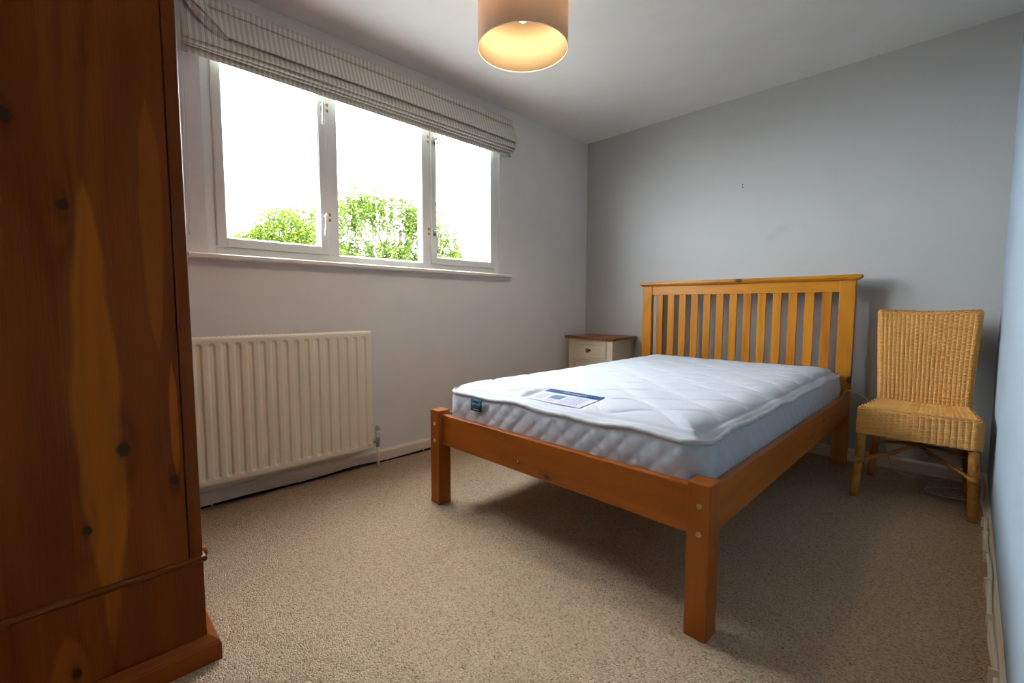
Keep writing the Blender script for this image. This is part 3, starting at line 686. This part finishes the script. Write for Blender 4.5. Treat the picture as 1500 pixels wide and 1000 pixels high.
def weave(surf, stakes, rows, name, parent, closed=False, amp=0.0042, h=0.0033, th=0.0012, sps=4):
    """strands that pass over and under the stakes; surf(u, v) -> point, normal"""
    mb = MB(); n = stakes*sps; vs, fs = [], []; cnt = n if closed else n+1
    for j in range(rows):
        base = len(vs); v = (j+0.5)/rows
        for i in range(cnt):
            u = i/n; p, nn = surf(u, v); p2, _ = surf(u, min(1, v+0.004)); p3, _ = surf(u, max(0, v-0.004))
            p = Vector(p); nn = Vector(nn).normalized(); tv = (Vector(p2)-Vector(p3)); tv = tv.normalized() if tv.length > 1e-9 else Vector((0, 0, 1))
            a = math.sin(math.pi*(u*stakes+j+0.5)); a = amp*(0.4 if name == 'seat_top_weave' else 0.8)*math.copysign(abs(a)**0.7, a); c = p+nn*(a+amp)
            vs += [c+tv*h, c+nn*th, c-tv*h, c-nn*th]
        for i in range(cnt if closed else cnt-1):
            i2 = (i+1) % cnt
            for k in range(4):
                k2 = (k+1) % 4; fs.append((base+i*4+k, base+i*4+k2, base+i2*4+k2, base+i2*4+k))
    mb.add(vs, fs); o = mb.build(name, M['rattan'], parent, smooth=False, fix=False); o['kind'] = 'stuff'; return o
# seat: slightly flared to the front, rounded top edge
SXC, SYC = 2.352, -0.462
def seat_half(y): # half width at a depth
    return 0.180+(0.219-0.180)*min(1, max(0, (-0.28-y)/0.36))
def apron(u, v):
    (x, y), n = rrect(u, 0, 0, 0.215, 0.180, 0.028)
    yy = SYC+y; k = seat_half(yy)/0.215; z = 0.322+0.122*min(v/0.86, 1.0); inset = 0.0
    if v > 0.86:
        w = (v-0.86)/0.14*math.pi/2; inset = 0.018*(1-math.cos(w)); z = 0.440+0.010*math.sin(w); nz = math.sin(w)
        return (SXC+(x-n[0]*inset)*k, yy-n[1]*inset, z), (n[0]*math.cos(w), n[1]*math.cos(w), nz)
    z = 0.322+0.118*(v/0.86)
    fl = 1.0+0.004*(1-v)
    return (SXC+x*k*fl, yy, z), (n[0], n[1], 0)
def seat_z(x, y): return 0.452-0.010*(1-((x-SXC)/0.21)**2)*(1-((y-SYC)/0.19)**2)
def seat_top(u, v):
    y = SYC+0.162-0.324*v; hw = seat_half(y)-0.014; x = SXC+(2*u-1)*hw
    return (x, y, seat_z(x, y)-0.002), (0, 0, 1)
def core(surf, nu, nv, closed, inset):
    P = []
    for j in range(nv+1):
        row = []
        for i in range(nu if closed else nu+1):
            p, n = surf(i/nu, j/nv); n = Vector(n).normalized(); row.append(tuple(Vector(p)-n*inset))
        P.append(row)
    return P
sm_ = MB().grid(core(apron, 72, 12, True, 0.0015), True)
sm_.grid(core(seat_top, 12, 12, False, 0.0015))
seat = sm_.build('seat', M['rattan_core'], chair, smooth=True, solid=0.002)
weave(apron, 72, 38, 'seat_weave', seat, True)
weave(seat_top, 21, 92, 'seat_top_weave', seat, False)
# backrest: tapering slab leaning back, weave runs right round it
def bk(v):
    z = 0.440+0.478*v; y = -0.268+0.085*v-0.020*math.sin(v*math.pi); hw = 0.176+0.024*v**1.4; xc = 2.351-0.006*v; return z, y, hw, xc
def back(u, v):
    vv = min(v/0.96, 1.0); z, y, hw, xc = bk(vv); ins = 0.0; nz = 0.0
    if v > 0.96:
        w = (v-0.96)/0.04*math.pi/2; ins = 0.013*(1-math.cos(w)); z += 0.013*math.sin(w); nz = math.sin(w)
    (x, yy), n = rrect(u, 0, 0, hw-ins, 0.021-ins, min(0.018, 0.0205-ins))
    dip = -0.010*vv**6*(1-(x/hw)**2); bow = 0.012*(x/hw)**2
    return (xc+x, y+yy-bow, z+dip), (n[0], n[1], nz+0.001)
bc = core(back, 60, 30, True, 0.0015)
bmb = MB().grid(bc, True)
backr = bmb.build('backrest', M['rattan_core'], chair, smooth=True, solid=0.002)
weave(back, 46, 136, 'backrest_weave', backr, True)
def topcap(u, v):
    z, y, hw, xc = bk(1.0); x = (2*u-1)*(hw-0.014); return (xc+x, y-0.012*(x/hw)**2-0.012+0.024*v, z+0.0125-0.010*(1-(x/hw)**2)), (0, 0, 1)
weave(topcap, 20, 7, 'backrest_weave', backr)
def leg(a, b, r=0.019, name='leg'):
    n = 10; pts = [Vector(a).lerp(Vector(b), i/n) for i in range(n+1)]
    o = MB().tube(pts, [r*(0.93 if i == 0 else 1.0) for i in range(n+1)], 14).build(name, M['cane'], chair, smooth=True); return o
FL, FR, RL, RR = (2.139, -0.648, 0), (2.560, -0.628, 0), (2.150, -0.225, 0), (2.545, -0.205, 0)
leg(FL, (2.156, -0.622, 0.335)); leg(FR, (2.548, -0.620, 0.335)); leg(RL, (2.188, -0.262, 0.44)); leg(RR, (2.515, -0.262, 0.44))
for (x, y) in ((2.1475, -0.636), (2.554, -0.624)):
    MB().tube([(x, y, 0.172), (x, y, 0.200)], 0.0215, 14).build('binding', M['cane'], chair, smooth=True)
C0 = (2.352, -0.43, 0.262)
for (a, mid) in (((2.150, -0.633, 0.186), (2.27, -0.52, 0.222)), ((2.552, -0.622, 0.186), (2.45, -0.53, 0.222)), ((2.168, -0.245, 0.20), (2.26, -0.34, 0.235)), ((2.530, -0.238, 0.20), (2.45, -0.34, 0.235))):
    MB().tube(smooth_path([a, mid, C0], 6), [0.0135, 0.012, 0.0105] + [0.0095]*10, 10).build('stretcher', M['cane'], chair, smooth=True)
MB().lathe([(0.0005, -0.018), (0.020, -0.016), (0.026, 0), (0.020, 0.016), (0.0005, 0.018)], C0, 16).build('stretcher_joint', M['cane'], chair, smooth=True)

# ------------------------------------------------------------------ white cables behind chair and bed
wc = MB().tube(smooth_path([(1.990, -0.157, 0.38), (1.996, -0.165, 0.430), (2.015, -0.180, 0.455), (2.040, -0.185, 0.458), (2.075, -0.180, 0.445), (2.110, -0.165, 0.415), (2.150, -0.10, 0.35), (2.185, -0.05, 0.25),
                            (2.200, -0.035, 0.12), (2.230, -0.065, 0.030), (2.285, -0.105, 0.004), (2.36, -0.110, 0.004), (2.44, -0.08, 0.010), (2.53, -0.055, 0.045), (2.565, -0.05, 0.06)], 8), 0.0034, 8)
tag(wc.build('white_cable', M['wcable'], smooth=True), 'thin cream cable running from behind the mattress down behind the wicker chair', 'cable')
wc = MB().tube(smooth_path([(2.585, -0.10, 0.012), (2.55, -0.142, 0.004), (2.47, -0.185, 0.0036), (2.405, -0.245, 0.0036), (2.388, -0.300, 0.0036), (2.408, -0.345, 0.0036), (2.47, -0.350, 0.0036), (2.55, -0.331, 0.0036), (2.588, -0.33, 0.010)], 8), 0.0034, 8)
tag(wc.build('white_cable', M['wcable'], smooth=True), 'loop of cream cable lying on the carpet under the wicker chair', 'cable')
# pipe-like cable run clipped along the right skirting
pts = []; y = -3.4
while y < -0.06:
    pts.append((W-0.018-0.0025*math.sin(y*11), y, 0.066+0.007*math.sin(y*4.1)+0.004*math.sin(y*13))); y += 0.06
rc = MB().tube(smooth_path(pts, 3), 0.0062, 8)
rc.tube(smooth_path([(p[0]-0.001+0.003*math.sin(p[1]*19), p[1], p[2]-0.013-0.004*math.sin(p[1]*6)) for p in pts], 3), 0.0052, 8)
rcb = rc.build('skirting_cable', M['gloss'], smooth=True); tag(rcb, 'painted cream cable run clipped along the right hand skirting', 'cable')
for y in (-3.0, -2.55, -2.2, -1.9, -1.62, -1.38, -1.15, -0.95, -0.78):
    MB().box(W-0.030, W-0.012, y-0.0035, y+0.0035, 0.040, 0.083).build('cable_clip', M['gloss'], rcb, bevel=0.0015)

# ------------------------------------------------------------------ wardrobe
AX0, AX1, AY0, AY1, AZ = 0.170, 1.109, -3.800, -3.207, 1.98
wr_ = thing('wardrobe', (0.64, -3.5, 0), 'tall dark stained knotty pine wardrobe standing close at the left', 'wardrobe')
ow = Vector((0.64, -3.5, 0))
def KW(y, z, r): return (AX1-ow.x, y-ow.y, z-ow.z, r)
WL_, WD_ = (0.180, 0.039, 0.002), (0.085, 0.0125, 0.001)
knots = [KW(-3.352, 0.606, 0.013), KW(-3.259, 0.506, 0.010), KW(-3.426, 1.163, 0.010), KW(-3.424, 0.432, 0.009), KW(-3.503, 1.330, 0.012), KW(-3.226, 1.232, 0.004), KW(-3.458, 0.106, 0.009)]
wd_ws = wood('stained_pine_side', 'z', WL_, WD_, knots, rough=0.5, contrast=0.8, vary=False, knot_col=(0.030, 0.012, 0.005), freq=0.8, spec=0.12, bands=[(-3.392-ow.y, 0.66, 0.047, 0.62, (0.31, 0.080, 0.004)), (-3.252-ow.y, 0.66, 0.012, 0.16, (0.32, 0.085, 0.004)), (-3.47-ow.y, 0.10, 0.045, 0.12, (0.24, 0.060, 0.003)), (-3.275-ow.y, 1.15, 0.028, 0.33, (0.24, 0.062, 0.003))])
wd_wx = wood('stained_pine_length', 'y', WL_, WD_, spec=0.15, rough=0.3, contrast=0.7)
wd_wz = wood('stained_pine_upright', 'z', WL_, WD_, spec=0.15, rough=0.35, contrast=0.7)
wd_wf = wood('stained_pine_cross', 'x', WL_, WD_, spec=0.15, rough=0.35, contrast=0.7)
# edge-glued side boards above the moulding and below it
for (ya, yb, t) in ((-3.238, -3.352, 0.98), (-3.352, -3.446, 1.05), (-3.446, -3.600, 0.92), (-3.600, AY0, 0.95)):
    o = MB().box(AX1-0.018, AX1, yb, ya, 0.286, AZ).build('side_board', wd_ws, wr_, bevel=0.0006); o.color = (t, t*(1.05 if t > 1 else 0.97), t, 1)
for (ya, yb, t) in ((-3.207, -3.395, 0.82), (-3.395, -3.55, 1.05), (-3.55, AY0, 0.9)):
    o = MB().box(AX1-0.018, AX1, yb, ya, 0.066, 0.274).build('side_board', wd_ws, wr_, bevel=0.0006); o.color = (t, t*0.97, t, 1)
MB().box(AX1-0.045, AX1+0.001, -3.236, AY1, 0.286, AZ).build('corner_post', wd_wz, wr_, bevel=0.003).color = (0.75, 0.72, 0.72, 1)
MB().box(AX0, AX0+0.045, -3.236, AY1, 0.286, AZ).build('corner_post', wd_wz, wr_, bevel=0.003).color = (0.75, 0.72, 0.72, 1)
MB().box(AX0, AX0+0.018, AY0, -3.238, 0.066, AZ).build('far_side_board', wd_wz, wr_)
MB().box(AX0+0.018, AX1-0.018, AY0, AY0+0.010, 0.066, AZ).build('back_board', wd_wz, wr_)
def halfround(x0, x1, y0, y1, z, r):
    prof = [(-0.008, -r)] + [(r*0.95*math.cos(a)-0.001, r*math.sin(a)) for a in [R(-80+20*k) for k in range(9)]] + [(-0.008, r)]
    rows = []
    for (o1, h) in prof:
        rows.append([(x1+o1, y0, z+h), (x1+o1, y1+o1, z+h), (x0-o1, y1+o1, z+h), (x0-o1, y0, z+h)])
    return MB().grid(rows)
halfround(AX0, AX1, AY0, AY1, 0.280, 0.0095).build('waist_moulding', wd_wx, wr_, smooth=True).color = (0.62, 0.66, 0.8, 1)
# plinth with sloped top
pl = [[(AX1+o, AY0, z), (AX1+o, AY1+o, z), (AX0-o, AY1+o, z), (AX0-o, AY0, z)] for (o, z) in ((0.027, 0.0), (0.027, 0.046), (0.022, 0.054), (0.004, 0.068), (-0.02, 0.068))]
MB().grid(pl).build('plinth', wd_wx, wr_).color = (1.12, 1.05, 1.0, 1)
MB().box(AX0-0.030, AX1+0.030, AY0, AY1+0.030, AZ, AZ+0.05).build('cornice', wd_wf, wr_, bevel=0.012, seg=3)
for (xa, xb) in ((AX0+0.047, 0.638), (0.641, AX1-0.047)):
    d = MB().box(xa, xb, AY1-0.022, AY1-0.004, 0.300, AZ-0.01).box(xa, xa+0.07, AY1-0.004, AY1, 0.300, AZ-0.01).box(xb-0.07, xb, AY1-0.004, AY1, 0.300, AZ-0.01)
    d.box(xa+0.07, xb-0.07, AY1-0.004, AY1, 0.300, 0.380).box(xa+0.07, xb-0.07, AY1-0.004, AY1, AZ-0.09, AZ-0.01)
    do = d.build('door', wd_wz, wr_, bevel=0.002)
    kx = xb-0.035 if xa < 0.5 else xa+0.035
    MB().lathe([(0.0005, 0.036), (0.012, 0.034), (0.017, 0.026), (0.012, 0.014), (0.008, 0.0), (0.0005, 0.0)], (kx, AY1, 1.05), 16, 'y').build('knob', wd_wz, do, smooth=True)
dr = MB().box(AX0+0.01, AX1-0.020, AY1-0.02, AY1, 0.075, 0.268).build('drawer', wd_wf, wr_, bevel=0.002)
for kx in (0.98, 0.34):
    MB().lathe([(0.0005, 0.034), (0.010, 0.033), (0.0165, 0.027), (0.0165, 0.020), (0.010, 0.010), (0.009, 0.0), (0.0005, 0.0)], (kx, AY1-0.001, 0.238), 18, 'y').build('knob', wd_wz, dr, smooth=True).color = (1.5, 1.4, 1.2, 1)

# ------------------------------------------------------------------ pendant lamp
LC = (1.103, -1.988); LZ = 2.035; LR = 0.190; LH = 0.24
lamp = thing('pendant_lamp', (LC[0], LC[1], H), 'peach drum lampshade pendant, lit, hanging from the ceiling', 'lamp')
MB().lathe([(LR, 0.0), (LR, LH)], (LC[0], LC[1], LZ), 64).build('lamp_shade', M['shade'], lamp, smooth=True, solid=0.0012)
MB().lathe([(LR-0.0022, 0.002), (LR-0.0022, LH-0.002)], (LC[0], LC[1], LZ), 64).build('shade_lining', M['shade_in'], lamp, smooth=True, solid=0.0006)
for z in (0.0, LH):
    MB().tube([(LC[0]+LR*math.cos(a), LC[1]+LR*math.sin(a), LZ+z) for a in [2*math.pi*i/64 for i in range(65)]], 0.0019, 8, False).build('shade_ring', M['shade'], lamp, smooth=True)
sp = MB()
for k in range(3):
    a = 2*math.pi*k/3+0.6
    sp.tube([(LC[0]+0.02*math.cos(a), LC[1]+0.02*math.sin(a), LZ+LH-0.03), (LC[0]+(LR-0.002)*math.cos(a), LC[1]+(LR-0.002)*math.sin(a), LZ+LH-0.004)], 0.0016, 6)
sp.tube([(LC[0]+0.021*math.cos(a), LC[1]+0.021*math.sin(a), LZ+LH-0.03) for a in [2*math.pi*i/20 for i in range(21)]], 0.0018, 6, False)
sp.build('spider_ring', M['wplast'], lamp)
MB().lathe([(0.0005, -0.040), (0.014, -0.040), (0.019, -0.030), (0.019, 0.0), (0.010, 0.018), (0.0005, 0.020)], (LC[0], LC[1], LZ+LH-0.015), 20).build('bulb_holder', M['wplast'], lamp, smooth=True)
MB().tube([(LC[0], LC[1], LZ+LH), (LC[0], LC[1], H-0.02)], 0.003, 8).build('flex', M['wplast'], lamp, smooth=True)
MB().lathe([(0.0005, -0.028), (0.015, -0.026), (0.038, -0.012), (0.045, 0.0), (0.0005, 0.0)], (LC[0], LC[1], H), 28).build('ceiling_rose', M['wplast'], lamp, smooth=True)
BZ = LZ+0.141
MB().lathe([(0.0005, -0.030)] + [(0.030*math.sin(a), -0.030*math.cos(a)) for a in [R(15*k) for k in range(1, 10)]] + [(0.013, 0.050), (0.0005, 0.052)], (LC[0], LC[1], BZ), 20).build('bulb', M['bulb'], lamp, smooth=True)
ld = bpy.data.lights.new('bulb_light', 'POINT'); lo = bpy.data.objects.new('bulb_light', ld); col.objects.link(lo); lo.parent = lamp
ld.energy = LAMP_POWER; ld.color = (1.0, 0.82, 0.60); ld.shadow_soft_size = 0.03; lo.location = (0, 0, BZ-0.045-H)

# ------------------------------------------------------------------ outside: pale light-bouncing ground, house wall and two trees
struct(MB().box(-60, -0.095, -40, 60, -3.0, -2.9).build('ground', M['bounce_ground']))
struct(MB().box(-0.35, -0.096, -8, 5, -2.9, 0.6).build('house_wall', M['brick']))
def tree(label, base, clumps, leafm, n, size, droop, strands=0):
    t = thing('tree', base, label, 'tree')
    top = Vector((base[0], base[1], max(c[2] for c in clumps)-0.8))
    MB().tube([base, Vector(base).lerp(top, 0.5)+Vector((0.1, 0.1, 0)), top], [0.22, 0.15, 0.04], 10).build('trunk', M['bark'], t, smooth=True)
    br = MB()
    for (x, y, z, r) in clumps:
        a = Vector((base[0], base[1], base[2]+(z-base[2])*0.6)); br.tube([a, a.lerp(Vector((x, y, z)), 0.6)+Vector((0, 0, 0.2)), (x, y, z)], [0.06, 0.03, 0.012], 6)
    br.build('branches', M['bark'], t)
    rng = np.random.RandomState(5); tot = sum(c[3]**2 for c in clumps); vs, fs = [], []
    for (x, y, z, r) in clumps:
        m = int(n*r*r/tot); d = rng.normal(size=(m, 3)); d /= np.linalg.norm(d, axis=1)[:, None]
        rad_ = r*(0.35+0.65*rng.rand(m)**0.5)*(1+0.10*np.sin(d[:, 1]*9+x)*np.sin(d[:, 2]*8))
        c = np.array([x, y, z])+d*rad_[:, None]
        if strands:
            k = rng.rand(m) < 0.75; sid = rng.randint(0, strands, m); th = rng.rand(strands)*6.283; rr = r*np.sqrt(rng.rand(strands)); ln = r*(0.8+0.8*rng.rand(strands))
            sx_ = x+rr*np.cos(th); sy_ = y+rr*np.sin(th); tt = rng.rand(m)
            s3 = np.stack([sx_[sid]+0.05*rng.normal(size=m), sy_[sid]+0.05*rng.normal(size=m), z+0.4*r*(1-(rr[sid]/r)**2)-tt*ln[sid]], -1)
            c = np.where(k[:, None], s3, c)
        a = rng.normal(size=(m, 3)); a /= np.linalg.norm(a, axis=1)[:, None]; b = np.cross(a, rng.normal(size=(m, 3))); b /= np.linalg.norm(b, axis=1)[:, None]
        sz = size*(0.6+0.8*rng.rand(m))[:, None]
        q = np.stack([c-a*sz, c+b*sz*0.55, c+a*sz, c-b*sz*0.55], 1).reshape(-1, 3); b0 = len(vs); vs += q.tolist(); fs += [(b0+4*i, b0+4*i+1, b0+4*i+2, b0+4*i+3) for i in range(m)]
    me = bpy.data.meshes.new('foliage'); me.from_pydata((np.array(vs)-np.array(base)).tolist(), [], fs); o = link_mesh(me, 'foliage', leafm, t); o['kind'] = 'stuff'
cv = Vector((2.5063, -3.4424, 0.9445))
def far(c, k=1.45): p = cv+(Vector(c[:3])-cv)*k; return (p.x, p.y, p.z, c[3]*k)
tree('rounded bright green tree seen low through the left window pane', (far((-12, 1.55, 0, 0))[0], far((-12, 1.55, 0, 0))[1], -2.9),
     [far(c) for c in [(-12, 1.55, 2.85, 1.08), (-12.2, 2.45, 2.55, 1.0), (-12, 0.62, 2.5, 0.66), (-12, 0.15, 2.35, 0.5), (-11.8, 1.6, 1.6, 1.5), (-12, 2.9, 1.6, 1.3), (-12, 0.1, 1.9, 0.75), (-12, 1.7, 0.3, 1.6)]], M['leaf1'], 95000, 0.062, 0)
tree('taller airy birch tree with drooping twigs seen through the middle and right window panes', (-12, 5.3, -2.9),
     [(-12, 3.9, 4.40, 0.75), (-12.1, 5.0, 4.45, 0.85), (-12, 3.1, 4.0, 0.85), (-11.9, 6.1, 4.2, 0.9), (-12, 7.0, 3.7, 0.85), (-12, 7.5, 2.9, 0.7), (-12, 6.9, 2.7, 0.9), (-12, 4.2, 2.9, 1.0), (-12.2, 5.6, 2.9, 1.1), (-12, 3.2, 1.9, 1.0), (-12, 6.4, 2.0, 1.1), (-12, 4.9, 1.4, 1.4)],
     M['leaf2'], 36000, 0.055, 1, strands=20)
